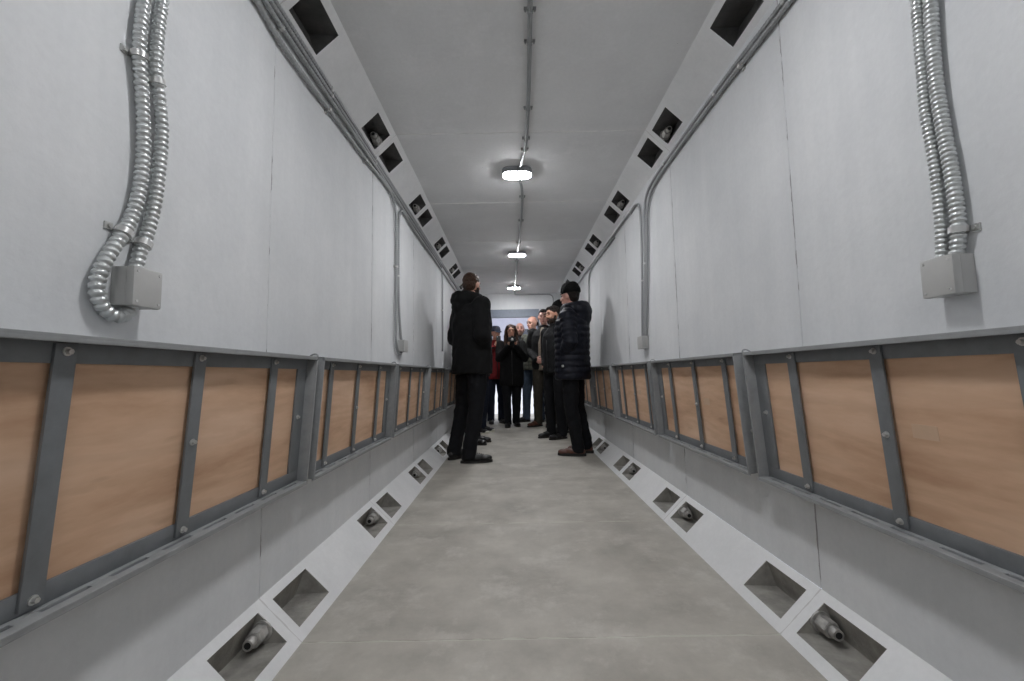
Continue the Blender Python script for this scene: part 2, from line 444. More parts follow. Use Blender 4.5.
# ------------------------------------------------------------------ ceiling lamps and conduits
def lamp_proto():
    r = thing('ceiling_lamp', '', 'ceiling lamp')
    def slab(bm, hx, hy, rad, z0, z1, inset0=0, inset1=0, n=10):
        rings = []
        zs = [(z0, inset0), ((z0+z1)/2, min(inset0, inset1)*.5), (z1, inset1)]
        for z, ins in zs:
            ring = []
            for cx, cy, t0 in ((1, 1, 0), (-1, 1, 90), (-1, -1, 180), (1, -1, 270)):
                for i in range(n+1):
                    t = R(t0+90*i/n); rr = rad-ins*.5
                    ring.append(bm.verts.new((cx*(hx-rad)+ (rr)*math.cos(t)*(1) - 0, cy*(hy-rad)+rr*math.sin(t), z)))
            rings.append(ring)
        for a_, b_ in zip(rings, rings[1:]):
            for i in range(len(a_)): bm.faces.new((a_[i], a_[(i+1) % len(a_)], b_[(i+1) % len(a_)], b_[i]))
        bm.faces.new(rings[0][::-1]); bm.faces.new(rings[-1])
    bm = bmesh.new(); slab(bm, .100, .060, .055, 0, -.036); link('housing', bm, M['lamp_body'], r, R(40))
    bm = bmesh.new(); slab(bm, .093, .050, .046, -.035, -.046, 0, .02); link('diffuser', bm, M['diffuser'], r, R(40))
    return r
LY = [2.69, 4.57, 6.36, .86, -1.0]
LX = [-.018, 0, -.03, 0, 0]
lp = lamp_proto()
for i, (x, y) in enumerate(zip(LX, LY)):
    if i == 4: lab = None
    o = lp if i == 0 else copy_tree(lp)
    o.location = (x, y, H-.001)
    o['label'] = ['lit oval bulkhead lamp on the ceiling, nearest and largest in view', 'lit oval ceiling lamp, second along the ceiling conduit', 'lit oval ceiling lamp, farthest, just before the end wall',
                  'lit oval ceiling lamp overhead of the camera', 'lit oval ceiling lamp behind the camera'][i]
    o['group'] = 'lamps along the ceiling'

def clip_bm(bm, c, ax, rad, up):
    """small saddle clip round a conduit at c, conduit running along y; ax=(dx,dz) away from the surface"""
    pass
def conduit(name, label, pts, rad, mat, ridge=0, pitch=.012, step=.02, clips=(), clip_axis='x', surf=None, group=None, n=12, clip_w=.012, cat='conduit'):
    bm = bmesh.new()
    if ridge: pa = [p for i, p in enumerate(spline(pts, pitch/6)) if .4 < p.y < 3.9 or i % 12 == 0]
    else: pa = spline(pts, step)
    if ridge and (pa[-1]-Vector(pts[-1])).length > 1e-4: pa.append(Vector(pts[-1]))
    sweep(bm, pa, rad, n, ridge, pitch)
    o = link(name, bm, mat, None, True); tag(o, label, cat, group)
    for c in clips:
        # nearest path sample
        p = min(pa, key=lambda q: (q-Vector(c)).length); i = pa.index(p)
        t = (pa[min(i+2, len(pa)-1)]-pa[max(i-2, 0)]).normalized()
        b2 = bmesh.new(); cyl(b2, p-t*clip_w/2, p+t*clip_w/2, rad*1.22, n=16)
        if clip_axis == 'x':
            s = 1 if p.x > 0 else -1; side = t.cross(Vector((1, 0, 0))).normalized()
            for q in (1, -1):
                w = p + side*q*rad*1.5; 
                box(b2, *sorted((s*W, s*(W-.004))), w.y-.008, w.y+.008, w.z-.007, w.z+.007)
                cyl(b2, (s*(W-.004), w.y, w.z), (s*(W-.008), w.y, w.z), .004, n=8)
        else:
            for q in (1, -1):
                box(b2, p.x+q*rad*1.2-.012*(q < 0), p.x+q*rad*1.2+.012*(q > 0), p.y-clip_w/2, p.y+clip_w/2, H-.005, H)
                cyl(b2, (p.x+q*(rad*1.2+.006), p.y, H-.005), (p.x+q*(rad*1.2+.006), p.y, H-.016), .004, n=8)
        link('clip', b2, M['pipe'] if not ridge else M['zinc'], o, R(40))
    return o
z = H-.016
conduit('ceiling_conduit', 'thin grey conduit clipped to the ceiling, running from overhead to the nearest lamp', [(.0, .92, z), (.008, 1.15, z), (.020, 1.45, z), (.032, 1.9, z), (.033, 2.2, z), (.028, 2.42, z), (.010, 2.56, z), (-.004, 2.64, z)], .0095, M['pipe'],
        clips=[(.02, 1.44, z), (.022, 1.6, z), (.034, 2.03, z), (.022, 2.43, z), (.03, 2.3, z)], clip_axis='z')
conduit('ceiling_conduit', 'thin grey conduit on the ceiling between the nearest and the second lamp', [(-.01, 2.74, z), (.022, 2.96, z), (.030, 3.4, z), (.020, 3.9, z), (.014, 4.3, z), (.004, 4.52, z)], .0095, M['pipe'], clips=[(.026, 3.1, z), (.028, 3.6, z), (.01, 4.2, z)], clip_axis='z')
conduit('ceiling_conduit', 'thin grey conduit on the ceiling between the second and the farthest lamp', [(.0, 4.62, z), (.0, 5.1, z), (-.004, 5.6, z), (-.01, 6.0, z), (-.02, 6.31, z)], .0095, M['pipe'], clips=[(.0, 4.9, z), (-.003, 5.5, z)], clip_axis='z')
conduit('end_wall_conduit', 'dark thin conduit along the top of the end wall bending down above the door', [(-.02, 6.42, z), (-.01, 6.9, z), (.01, 6.978, H-.02), (.2, 6.985, H-.022), (.5, 6.985, H-.022), (.585, 6.985, H-.028), (.632, 6.985, H-.07), (.640, 6.985, 1.98)], .009, M['pipe'])
# bundle of flex conduits along the left wall, below the ceiling fillet
bx_ = -(W-.014)
zs = [2.008, 1.985, 1.962, 1.936]
labs = ['ribbed metal conduit along the left wall, topmost of the bundle of four', 'ribbed metal conduit along the left wall, second from the top of the bundle', 'ribbed metal conduit along the left wall, third from the top of the bundle', 'ribbed metal conduit along the left wall, lowest, dropping to the switch box']
clipsL = [(bx_, y, 1.97) for y in (1.22, 1.68, 2.25, 3.3, 4.4)]
conduit('ribbed_conduit', labs[0], [(bx_, -2.5, zs[0]-.01), (bx_, .8, zs[0]), (bx_, 1.7, zs[0]+.002), (bx_, 3, zs[0]), (bx_, 5, zs[0]+.003), (bx_, 6.95, zs[0])], .0092, M['flex_dull'], .0022, .014, clips=clipsL, n=10, group=None)
conduit('ribbed_conduit', labs[1], [(bx_, -2.5, zs[1]-.012), (bx_, .8, zs[1]), (bx_, 1.7, zs[1]-.002), (bx_, 3, zs[1]+.002), (bx_, 4.2, zs[1]+.003), (bx_, 6.95, zs[1])], .0092, M['flex_dull'], .0022, .014, clips=clipsL[:3], n=10)
conduit('ribbed_conduit', labs[2], [(bx_, -2.5, zs[2]-.02), (bx_, .8, zs[2]-.004), (bx_, 1.3, zs[2]-.008), (bx_, 1.66, zs[2]-.004), (bx_, 2.2, zs[2]+.002), (bx_, 3.0, zs[2]-.008), (bx_, 4.25, zs[2]-.002), (bx_, 4.42, 1.93), (bx_, 4.475, 1.84), (bx_, 4.48, 1.5), (bx_, 4.47, 1.04)], .0092, M['flex_dull'], .0022, .014, clips=[(bx_, 1.3, 1.95), (bx_, 4.48, 1.5)], n=10)
conduit('ribbed_conduit', labs[3], [(bx_, -2.5, zs[3]-.03), (bx_, .8, zs[3]-.012), (bx_, 1.16, 1.920), (bx_, 1.28, 1.900), (bx_, 1.5, 1.897), (bx_, 1.68, 1.908), (bx_, 2.1, 1.922), (bx_, 2.4, 1.945), (bx_, 2.56, 1.94), (bx_, 2.65, 1.88), (bx_, 2.675, 1.78), (bx_, 2.685, 1.5), (bx_, 2.675, 1.1), (bx_, 2.69, .99), (bx_, 2.735, .935), (bx_, 2.79, .93), (bx_, 2.82, .955)], .0092, M['flex_dull'], .0022, .014, clips=[(bx_, 1.66, 1.908), (bx_, 2.68, 1.5), (bx_, 2.1, 1.92)], n=10)
conduit('ribbed_conduit', 'ribbed metal conduit arching from the left bundle back down to the switch box', [(bx_, 6.9, 1.912), (bx_, 4.3, 1.922), (bx_, 3.5, 1.915), (bx_, 3.1, 1.918), (bx_, 2.9, 1.935), (bx_, 2.80, 1.925), (bx_, 2.745, 1.86), (bx_, 2.735, 1.7), (bx_, 2.74, 1.3), (bx_, 2.79, 1.07), (bx_, 2.82, 1.02)], .0092, M['flex_dull'], .0022, .014, clips=[(bx_, 2.74, 1.45), (bx_, 3.6, 1.91)], n=10)
rx = W-.014
conduit('ribbed_conduit', 'ribbed metal conduit under the upper right fillet, bending down to the right switch box', [(rx, -2.5, 1.955), (rx, .8, 1.962), (rx, 1.24, 1.958), (rx, 1.64, 1.972), (rx, 2.2, 1.972), (rx, 2.48, 1.965), (rx, 2.62, 1.93), (rx, 2.68, 1.84), (rx, 2.70, 1.6), (rx, 2.745, 1.3), (rx, 2.79, 1.05), (rx, 2.80, 1.02)], .0098, M['flex_dull'], .0022, .014, clips=[(rx, 1.24, 1.96), (rx, 1.7, 1.97), (rx, 2.3, 1.97), (rx, 2.72, 1.5)], n=10)
conduit('ribbed_conduit', 'ribbed metal conduit running along the top of the near right wall, lower of two', [(rx, -2.5, 1.925), (rx, .8, 1.935), (rx, 1.24, 1.934), (rx, 1.64, 1.948), (rx, 2.2, 1.948), (rx, 2.44, 1.935), (rx, 2.56, 1.90), (rx, 2.635, 1.80), (rx, 2.66, 1.6), (rx, 2.71, 1.3), (rx, 2.765, 1.05), (rx, 2.775, 1.02)], .0098, M['flex_dull'], .0022, .014, clips=[(rx, 1.5, 1.94)], n=10)
conduit('ribbed_conduit', 'thin ribbed conduit arching from the right switch box toward the far end', [(rx, 2.835, 1.02), (rx, 2.83, 1.1), (rx, 2.78, 1.5), (rx, 2.765, 1.8), (rx, 2.79, 1.92), (rx, 2.86, 1.962), (rx, 3.0, 1.965), (rx, 3.6, 1.968), (rx, 4.3, 1.975), (rx, 6.9, 1.98)], .0085, M['flex_dull'], .002, .014, clips=[(rx, 3.0, 1.96), (rx, 3.9, 1.97), (rx, 2.79, 1.4)], n=10)
conduit('ribbed_conduit', 'ribbed conduit dropping down the right wall behind the man in the navy jacket', [(rx, 3.5, 1.94), (rx, 4.1, 1.95), (rx, 4.5, 1.94), (rx, 4.66, 1.90), (rx, 4.72, 1.80), (rx, 4.76, 1.5), (rx, 4.86, 1.05)], .0092, M['flex_dull'], .0022, .014, clips=[(rx, 4.78, 1.4)], n=10)

# near flex conduits into the socket boxes
lx = -(W-.016)
conduit('flexible_conduit', 'shiny ribbed conduit on the near left wall looping under the socket box', [(lx, .80, 1.95), (lx, .81, 1.75), (lx, .806, 1.62), (lx, .798, 1.502), (lx, .799, 1.44), (lx, .81, 1.364), (lx, .819, 1.265), (lx, .817, 1.181), (lx, .805, 1.115), (lx, .787, 1.069), (lx, .763, 1.022), (lx, .747, .982), (lx, .742, .949), (lx, .753, .921), (lx, .777, .904), (lx, .803, .910), (lx, .813, .930)], .0125, M['flex'], .0042, .0125, clips=[(lx, .799, 1.445), (lx, .787, 1.069)], n=16)
conduit('flexible_conduit', 'shiny ribbed conduit on the near left wall entering the socket box from above', [(lx, .85, 1.95), (lx, .848, 1.75), (lx, .844, 1.61), (lx, .839, 1.539), (lx, .839, 1.445), (lx, .850, 1.391), (lx, .861, 1.321), (lx, .859, 1.232), (lx, .853, 1.155), (lx, .839, 1.085), (lx, .825, 1.042), (lx, .817, 1.0)], .0125, M['flex'], .0042, .0125, clips=[(lx, .84, 1.42), (lx, .83, 1.06)], n=16)
rx2 = W-.016
conduit('flexible_conduit', 'shiny ribbed conduit on the near right wall, the one nearer the door', [(rx2, .835, 1.95), (rx2, .84, 1.75), (rx2, .84, 1.574), (rx2, .841, 1.493), (rx2, .843, 1.404), (rx2, .844, 1.315), (rx2, .838, 1.224), (rx2, .836, 1.127), (rx2, .838, 1.054), (rx2, .842, 1.0)], .0115, M['flex'], .0038, .0105, clips=[], n=16)
conduit('flexible_conduit', 'shiny ribbed conduit on the near right wall, the one nearer the camera', [(rx2, .81, 1.95), (rx2, .812, 1.75), (rx2, .811, 1.6), (rx2, .817, 1.453), (rx2, .818, 1.356), (rx2, .814, 1.267), (rx2, .808, 1.181), (rx2, .805, 1.096), (rx2, .807, 1.042), (rx2, .814, 1.0)], .0125, M['flex'], .0038, .0105, clips=[(rx2, .806, 1.05)], n=16)

def socket_box(s, y0, y1, z0, z1, d, label, wall_x=W):
    r = thing('junction_box', label, 'junction box', (s*wall_x, (y0+y1)/2, z0))
    hy = (y1-y0)/2; h = z1-z0
    bm = bmesh.new(); box(bm, *sorted((0, -s*d*.62)), -hy*.97, hy*.97, .001, h-.001, .003); link('body', bm, M['plastic'], r, R(35))
    bm = bmesh.new(); box(bm, *sorted((-s*d*.60, -s*d)), -hy, hy, 0, h, .005); lid = link('lid', bm, M['plastic'], r, R(35))
    bm = bmesh.new()
    for yy in (-hy*.75, hy*.75):
        for zz in (h*.12, h*.88): cyl(bm, (-s*d, yy, zz), (-s*(d+.001), yy, zz), .0028, n=10)
    link('screws', bm, M['zinc'], lid)
    return r
socket_box(-1, .782, .848, .925, 1.003, .046, 'grey plastic junction box on the near left wall under two ribbed conduits')
socket_box(1, .796, .862, .921, 1.001, .046, 'grey plastic junction box on the near right wall under two ribbed conduits')
socket_box(-1, 2.775, 2.875, .945, 1.025, .045, 'small grey switch box on the left wall above the second and third benches')
socket_box(1, 2.75, 2.86, .935, 1.02, .045, 'small grey switch box on the right wall above the benches')
# white filler post pipes low on the left wall

# ------------------------------------------------------------------ outside beyond the door
bm = bmesh.new(); box(bm, -40, 40, 8.3, 60, -.3, -.015); struct(link('ground_snow', bm, M['snow']))
fm = concrete('pale_render', (.40, .40, .46), (.46, .46, .52), pits=False, streak=False)
r = thing('building', 'pale lilac building across the snow seen through the open door', 'building', (0, 30, 0))
bm = bmesh.new(); box(bm, -16, 16, 0, 8, -.05, 13); link('wall', bm, fm, r)
gm = metal_paint('window_glass_dark', (.07, .075, .09), .2, var=.05)
for iz in range(3):
    for ix in range(-4, 5):
        x = ix*2.9+.4
        bm = bmesh.new(); box(bm, x-.75, x+.75, -.06, .05, 3.4+iz*3.2-.5, 3.4+iz*3.2+.7, .01); wo = link('window', bm, M['plastic'], r)
        bm = bmesh.new(); box(bm, x-.68, x+.68, -.075, -.061, 3.4+iz*3.2-.43, 3.4+iz*3.2+.63); link('pane', bm, gm, wo)

# ------------------------------------------------------------------ people
def remesh(o, vox, smooth=6, disp=0, dscale=.12, quilt=None):
    m = o.modifiers.new('r', 'REMESH'); m.mode = 'VOXEL'; m.voxel_size = vox; m.use_smooth_shade = True
    s = o.modifiers.new('s', 'SMOOTH'); s.factor = .6; s.iterations = smooth
    if disp:
        t = bpy.data.textures.get(f'fold{dscale}')
        if not t: t = bpy.data.textures.new(f'fold{dscale}', 'CLOUDS'); t.noise_scale = dscale; t.noise_depth = 2
        d = o.modifiers.new('d', 'DISPLACE'); d.texture = t; d.strength = disp; d.mid_level = .5; d.texture_coords = 'LOCAL'
    return o
ARMS = {
 'down': lambda q: ((q*.255, -.03, 1.13), (q*.262, .06, .88), (0, .25, -1)),
 'pocket': lambda q: ((q*.250, -.045, 1.14), (q*.150, .055, 1.00), (-q*.12, -.02, -1)),
 'clasp': lambda q: ((q*.265, -.01, 1.14), (q*.075, .205, 1.00), (-q*.9, .25, -.25)),
 'phone': lambda q: ((q*.225, .12, 1.17), (q*.075, .30, 1.36), (-q*.25, .1, 1)),
 'phone_low': lambda q: ((q*.235, .06, 1.14), (q*.085, .28, 1.22), (-q*.35, .4, .8)),
}
def person(name_label, loc, face, h, jacket, trousers, shoe, skin_i=0, hair='short', hair_m='hair_dark', beard=None, hat=None, arms=('down', 'down'),
           head_yaw=0, head_pitch=0, hem=.86, hood=False, quilt=False, shirt=None, sole='sole', feet=((-.10, 0.0, 8), (.10, .03, -8)), big=False, bulk=1.0, hs=1.06, boots=False, scarf=None, extras=None):
    k = h/1.75
    dx, dy = face
    r = thing('person', name_label, 'person', loc, (0, 0, math.atan2(-dx, dy))); r.scale = (k, k, k)
    vb = .0048 if big else .0062; vj = .008 if big else .010
    HM = Matrix.Translation((0, -.005, 1.53)) @ Matrix.Scale(hs, 4) @ Euler((R(head_pitch), 0, R(head_yaw))).to_matrix().to_4x4() @ Matrix.Translation((0, .005, -1.53))
    HR = HM.to_3x3()
    hp = lambda x, y, z: HM @ Vector((x, y, z))
    # joints
    legs = []
    for q, (fx, fy, fr) in zip((-1, 1), feet):
        legs.append(((q*.092, 0, .91), (q*.05+fx*.5, fy*.5+.012, .49), (fx, fy-.035, .085), fr))
    arm = []
    for q, nm in zip((-1, 1), arms):
        e, w, d = ARMS[nm](q)
        arm.append(((q*.185, -.01, 1.415), e, w, Vector(d).normalized(), q, nm))
    # ---- body
    bm = bmesh.new()
    loft(bm, [(0, 0, .86, .13, .09), (0, 0, .93, .155, .105), (0, 0, 1.05, .13, .09), (0, .0, 1.2, .15, .10), (0, -.005, 1.34, .165, .105), (0, -.01, 1.42, .13, .08), (0, -.012, 1.47, .055, .055)], 24)
    cap_(bm, (0, -.015, 1.44), hp(0, -.005, 1.55), .056, .052)
    for hpv, kn, an, fr in legs:
        chain(bm, [hpv, kn, an], [.078, .052, .036])
        f = Matrix.Rotation(R(fr), 3, 'Z'); cap_(bm, Vector(an)-Vector((0, 0, .04)), Vector(an)+f @ Vector((0, .13, -.052)), .035, .028)
    ell(bm, hp(0, -.006, 1.660), (.0745, .094, .090), HR); ell(bm, hp(0, .026, 1.598), (.056, .066, .074), HR)
    ell(bm, hp(0, .060, 1.553), (.026, .026, .022), HR, 8)                      # chin
    ell(bm, hp(0, .072, 1.676), (.052, .020, .012), HR, 8)                     # brow
    chain(bm, [hp(0, .090, 1.660), hp(0, .106, 1.622)], [.008, .0125]); 
    for q in (-1, 1):
        ell(bm, hp(q*.011, .097, 1.619), (.009, .009, .008), HR, 8)
        ell(bm, hp(q*.077, -.004, 1.634), (.009, .019, .031), HR @ Matrix.Rotation(R(-q*18), 3, 'Z'), 8)
        ell(bm, hp(q*.037, .064, 1.622), (.022, .020, .018), HR, 8)
    ell(bm, hp(0, .088, 1.588), (.023, .010, .006), HR, 8); ell(bm, hp(0, .086, 1.579), (.020, .010, .006), HR, 8)
    for sh, e, w, d, q, nm in arm:
        chain(bm, [sh, e, w], [.052, .040, .026])
        # hand: palm, four fingers with two bends, thumb from the side of the palm
        w = Vector(w)
        if nm in ('phone', 'phone_low'): pn = Vector((-q*.9, -.25, .1))
        elif nm == 'clasp': pn = Vector((0, -1, .1))
        else: pn = Vector((-q, .1, 0))
        pn = (pn-d*pn.dot(d)).normalized(); sd = d.cross(pn).normalized()
        if nm in ('down', 'pocket'):
            if sd.y < 0: sd = -sd
        elif sd.dot(Vector((0, -.3, 1))) < 0 and nm == 'clasp': sd = -sd
        elif nm.startswith('phone') and sd.y > 0: sd = -sd
        pal = Matrix((sd, pn, d)).transposed()
        ell(bm, w+d*.045, (.040, .016, .052), pal, 10)
        curl = .55 if nm == 'down' else 1.0
        for i, (off, ln) in enumerate(((.030, .068), (.010, .076), (-.010, .070), (-.029, .056))):
            a0 = w+d*.082+sd*off; ang = curl*.45
            a1 = a0+(d*math.cos(ang)+pn*math.sin(ang))*ln*.42
            a2 = a1+(d*math.cos(ang*2.4)+pn*math.sin(ang*2.4))*ln*.33
            a3 = a2+(d*math.cos(ang*3.6)+pn*math.sin(ang*3.6))*ln*.25
            chain(bm, [a0, a1, a2, a3], [.0092, .0088, .0082, .0074])
        t0 = w+d*.025+sd*.028; t1 = t0+(d*.55+sd*.7+pn*.35).normalized()*.036; t2 = t1+(d*.8+sd*.15+pn*.5).normalized()*.030
        chain(bm, [t0, t1, t2], [.012, .0105, .0088])
    o = link('body', bm, SK[skin_i], r, True); remesh(o, vb, 4)
    # ---- eyes, lips, brows
    for q in (-1, 1):
        bm = bmesh.new(); ell(bm, hp(q*.031, .0815, 1.651), (.0125, .006, .006), HR, 8); link('eye', bm, C['eye'], r, True)
        bm = bmesh.new(); cap_(bm, hp(q*.015, .092, 1.674), hp(q*.045, .084, 1.676), .0042, .0032); link('eyebrow', bm, C[hair_m] if hair else C['hair_dark'], r, True)
    bm = bmesh.new(); ell(bm, hp(0, .0925, 1.584), (.021, .0075, .0075), HR, 8); link('lips', bm, C['lips'], r, True)
    # ---- jacket
    bm = bmesh.new(); J = bulk
    top = [(0, -.0, hem, .195*J, .145*J), (0, 0, hem+.05, .20*J, .150*J), (0, 0, 1.02, .195*J, .145*J), (0, 0, 1.14, .198*J, .145*J), (0, -.003, 1.26, .205*J, .148*J), (0, -.008, 1.36, .205*J, .14*J),
           (0, -.012, 1.42, .175*J, .115*J), (0, -.014, 1.462, .115, .09), (0, -.014, 1.485, .082, .078)]
    if quilt:
        rg = []
        import bisect
        zz = hem; 
        def samp(z_):
            for a_, b_ in zip(top, top[1:]):
                if a_[2] <= z_ <= b_[2]:
                    t = (z_-a_[2])/(b_[2]-a_[2]); return [a_[i]*(1-t)+b_[i]*t for i in range(5)]
            return list(top[-1])
        while zz < 1.485:
            v = samp(zz); ph = abs(math.sin(math.pi*(zz-hem)/.062)); g = (.014 if big else .010)*(ph**.6)-.006
            rg.append((v[0], v[1], zz, v[3]+g, v[4]+g)); zz += .0062
        loft(bm, rg, 40)
    else: loft(bm, top, 40)
    for sh, e, w, d, q, nm in arm:
        sh, e, w = Vector(sh), Vector(e), Vector(w)
        ws = w+(w-e).normalized()*(.0 if nm != 'pocket' else .03)
        if quilt:
            pts = [sh.lerp(e, t/5) for t in range(5)]+[e.lerp(ws, t/5) for t in range(6)]
            for i, p in enumerate(pts):
                rr = (.080-.0028*i)*J; 
                ax = (pts[min(i+1, len(pts)-1)]-pts[max(i-1, 0)]).normalized().to_track_quat('Z', 'Y').to_matrix()
                ell(bm, p, (rr, rr, .036), ax, 10)
            chain(bm, [sh, e, ws], [.068*J, .060*J, .044*J])
        else: chain(bm, [sh, e, ws], [.078*J, .064*J, .048*J])
    for q in (-1, 1): ell(bm, (q*.17*J, -.012, 1.40), (.075, .075, .06))
    if not hood:
        for i in range(16):
            t = 2*math.pi*i/16; cap_(bm, (.068*math.cos(t), -.012+.068*math.sin(t), 1.475), (.064*math.cos(t), -.008+.066*math.sin(t), 1.515), .016, .013)
    else:
        hz = 1.0 if hood is True else hood
        for i in range(17):
            t = R(-30+240*i/16)+math.pi; rr = .105
            c = Vector((rr*math.cos(t)*1.05, -.03+rr*math.sin(t)*1.1, 1.49+.02*math.sin(-t)))
            ell(bm, c, (.05*hz, .05*hz, .055*hz), n=8)
        ell(bm, (0, -.125, 1.475), (.125*hz, .075*hz, .075*hz)); ell(bm, (0, -.15, 1.42), (.09*hz, .05*hz, .075*hz))
        ell(bm, (.045, .075, 1.475), (.05, .03, .04), n=8); ell(bm, (-.045, .075, 1.475), (.05, .03, .04), n=8)
    o = link('jacket', bm, C[jacket], r, True); remesh(o, vj, 3, (.012 if quilt else .020) if big else .014, .09)
    jk = o
    # zip on the front
    if not shirt:
        bm = bmesh.new(); ysurf = .146*J
        pth = [Vector((.0, ysurf+(.004 if z_ < 1.36 else -.02), z_)) for z_ in (hem+.02, 1.0, 1.15, 1.3)]
        sweep(bm, pth, .006, 8); link('zip', bm, M['black'], jk, True)
    for sh, e, w, d, q, nm in arm:
        if nm == 'pocket': continue
        bm = bmesh.new(); e, w = Vector(e), Vector(w); dd = (w-e).normalized()
        cyl(bm, w-dd*.012, w+dd*.028, .045*J, .041*J, 20); cf = link('cuff', bm, C[jacket], jk, R(50))
    if shirt:
        bm = bmesh.new(); loft(bm, [(0, .085, hem-.02, .070, .076), (0, .085, 1.1, .068, .080), (0, .08, 1.25, .070, .085), (0, .065, 1.38, .05, .068), (0, .035, 1.46, .04, .055), (0, .02, 1.505, .03, .04)], 24)
        remesh(link('jumper', bm, C[shirt], r, True), .008, 3)
    if scarf:
        bm = bmesh.new()
        for i in range(18):
            t = 2*math.pi*i/18; ell(bm, (.075*math.cos(t), .005+.08*math.sin(t), 1.505+.008*math.sin(3*t)), (.03, .03, .034), n=8)
        remesh(link('scarf', bm, C[scarf], r, True), .008, 3)
    # ---- trousers
    bm = bmesh.new()
    loft(bm, [(0, 0, .84, .155, .11), (0, 0, .90, .168, .118), (0, 0, 1.0, .155, .11)], 28)
    for hpv, kn, an, fr in legs:
        a_ = Vector(an)+Vector((0, -.0, .0))
        chain(bm, [hpv, Vector(hpv).lerp(Vector(kn), .55), kn, Vector(kn).lerp(a_, .5), a_], [.100, .088, .073, .068, .062])
        cyl(bm, a_+Vector((0, 0, .03)), a_-Vector((0, 0, .045)), .064, .066, 20)
    o = link('trousers', bm, C[trousers], r, True); remesh(o, vj, 3, .024 if big else .016, .08)
    # ---- shoes
    for hpv, kn, an, fr in legs:
        f = Matrix.Rotation(R(fr), 3, 'Z'); a_ = Vector((an[0], an[1], 0))
        bm = bmesh.new()
        def P3(x, y, z): return a_+f @ Vector((x, y, z))
        ell(bm, P3(0, -.015, .045), (.042, .058, .042), f); ell(bm, P3(0, .06, .044), (.046, .085, .036), f); ell(bm, P3(.0, .145, .036), (.046, .062, .030), f)
        chain(bm, [P3(0, -.01, .06), P3(0, .01, .14 if boots else .10)], [.043, .046 if boots else .040])
        s = link('shoe', bm, C[shoe], r, True); remesh(s, .006, 4)
        bm = bmesh.new(); n = 28; lo = []; hi = []
        for i in range(n):
            t = 2*math.pi*i/n; y_ = .065+.145*math.sin(t); w_ = .047*(1+.08*math.sin(t))*math.copysign(abs(math.cos(t))**.75, math.cos(t))
            lo.append(bm.verts.new(P3(w_, y_, 0.001))); hi.append(bm.verts.new(P3(w_*.98, y_*.995, .020 if not boots else .028)))
        for i in range(n): bm.faces.new((lo[i], lo[(i+1) % n], hi[(i+1) % n], hi[i]))
        bm.faces.new(lo[::-1]); bm.faces.new(hi); so = link('sole', bm, C[sole], s, R(40))
        if sole == 'white':
            bm = bmesh.new(); ell(bm, P3(0, .172, .030), (.040, .040, .026), f); link('toe_cap', bm, C['white'], s, True)
        bm = bmesh.new()
        for i in range(4): cap_(bm, P3(-.018, .075+.016*i, .082-.004*i), P3(.018, .075+.016*i, .082-.004*i), .003, .003)
        link('laces', bm, C['black'] if shoe != 'brown' else C['brown'], s, True)
    # ---- hair, beard, hats
    if hair == 'short':
        bm = bmesh.new(); ell(bm, hp(0, -.018, 1.678), (.0795, .093, .086), HR); ell(bm, hp(0, -.045, 1.635), (.070, .062, .07), HR); ell(bm, hp(0, .035, 1.728), (.055, .048, .026), HR, 10)
        remesh(link('hair', bm, C[hair_m], r, True), .0055, 3, .010, .03)
    elif hair == 'cropped':
        bm = bmesh.new(); ell(bm, hp(0, -.028, 1.664), (.0775, .086, .084), HR); ell(bm, hp(0, -.045, 1.63), (.066, .058, .065), HR)
        remesh(link('hair', bm, C[hair_m], r, True), .0055, 3, .004, .03)
    elif hair == 'bald':
        bm = bmesh.new(); ell(bm, hp(0, -.045, 1.635), (.070, .060, .052), HR)
        remesh(link('hair', bm, C[hair_m], r, True), .0055, 3, .004, .03)
    elif hair == 'long':
        bm = bmesh.new(); ell(bm, hp(0, -.018, 1.675), (.086, .098, .092), HR)
        for q in (-1, 1):
            chain(bm, [hp(q*.055, .02, 1.72), hp(q*.082, .015, 1.65), hp(q*.088, .02, 1.57), hp(q*.095, .045, 1.48), (q*.105, .085, 1.40)], [.030, .030, .034, .034, .022])
            chain(bm, [hp(q*.05, -.06, 1.66), hp(q*.06, -.075, 1.55), (q*.07, -.09, 1.42)], [.045, .05, .035])
        remesh(link('hair', bm, C[hair_m], r, True), .0065, 3, .012, .03)
    if beard:
        bm = bmesh.new(); ell(bm, hp(0, .030, 1.577), (.0595, .068, .056), HR); ell(bm, hp(0, .068, 1.552), (.036, .030, .032), HR, 10)
        for q in (-1, 1): cap_(bm, hp(q*.064, .012, 1.63), hp(q*.055, .03, 1.58), .014, .016)
        cap_(bm, hp(-.024, .094, 1.602), hp(.024, .094, 1.602), .0055, .0055)
        remesh(link('beard', bm, C[beard], r, True), .0055, 3, .005, .02)
    if hat == 'beanie':
        bm = bmesh.new(); rg = []
        for i in range(13):
            t = i/12; z_ = 1.685+.108*math.sin(t*math.pi/2); w_ = math.cos(t*math.pi/2)**.62 if i < 12 else .08
            rg.append((0, -.014, z_, .089*w_+.002, .108*w_+.002))
        loft(bm, rg, 32); bmesh.ops.transform(bm, matrix=HM, verts=bm.verts[:]); ho = link('beanie', bm, C['knit'], r, True); remesh(ho, .006, 3, .012, .04)
        bm = bmesh.new()
        loft(bm, [(0, -.018, 1.668, .084, .102), (0, -.018, 1.674, .090, .108), (0, -.018, 1.716, .090, .107), (0, -.018, 1.724, .084, .101)], 32)
        bmesh.ops.transform(bm, matrix=HM, verts=bm.verts[:]); link('turn_up', bm, C['knit'], ho, R(50))
    elif hat == 'cap':
        bm = bmesh.new(); rg = []
        for i in range(11):
            t = i/10; w_ = math.cos(t*math.pi/2)**.6 if i < 10 else .08
            rg.append((0, -.008, 1.672+.098*math.sin(t*math.pi/2), .083*w_+.002, .101*w_+.002))
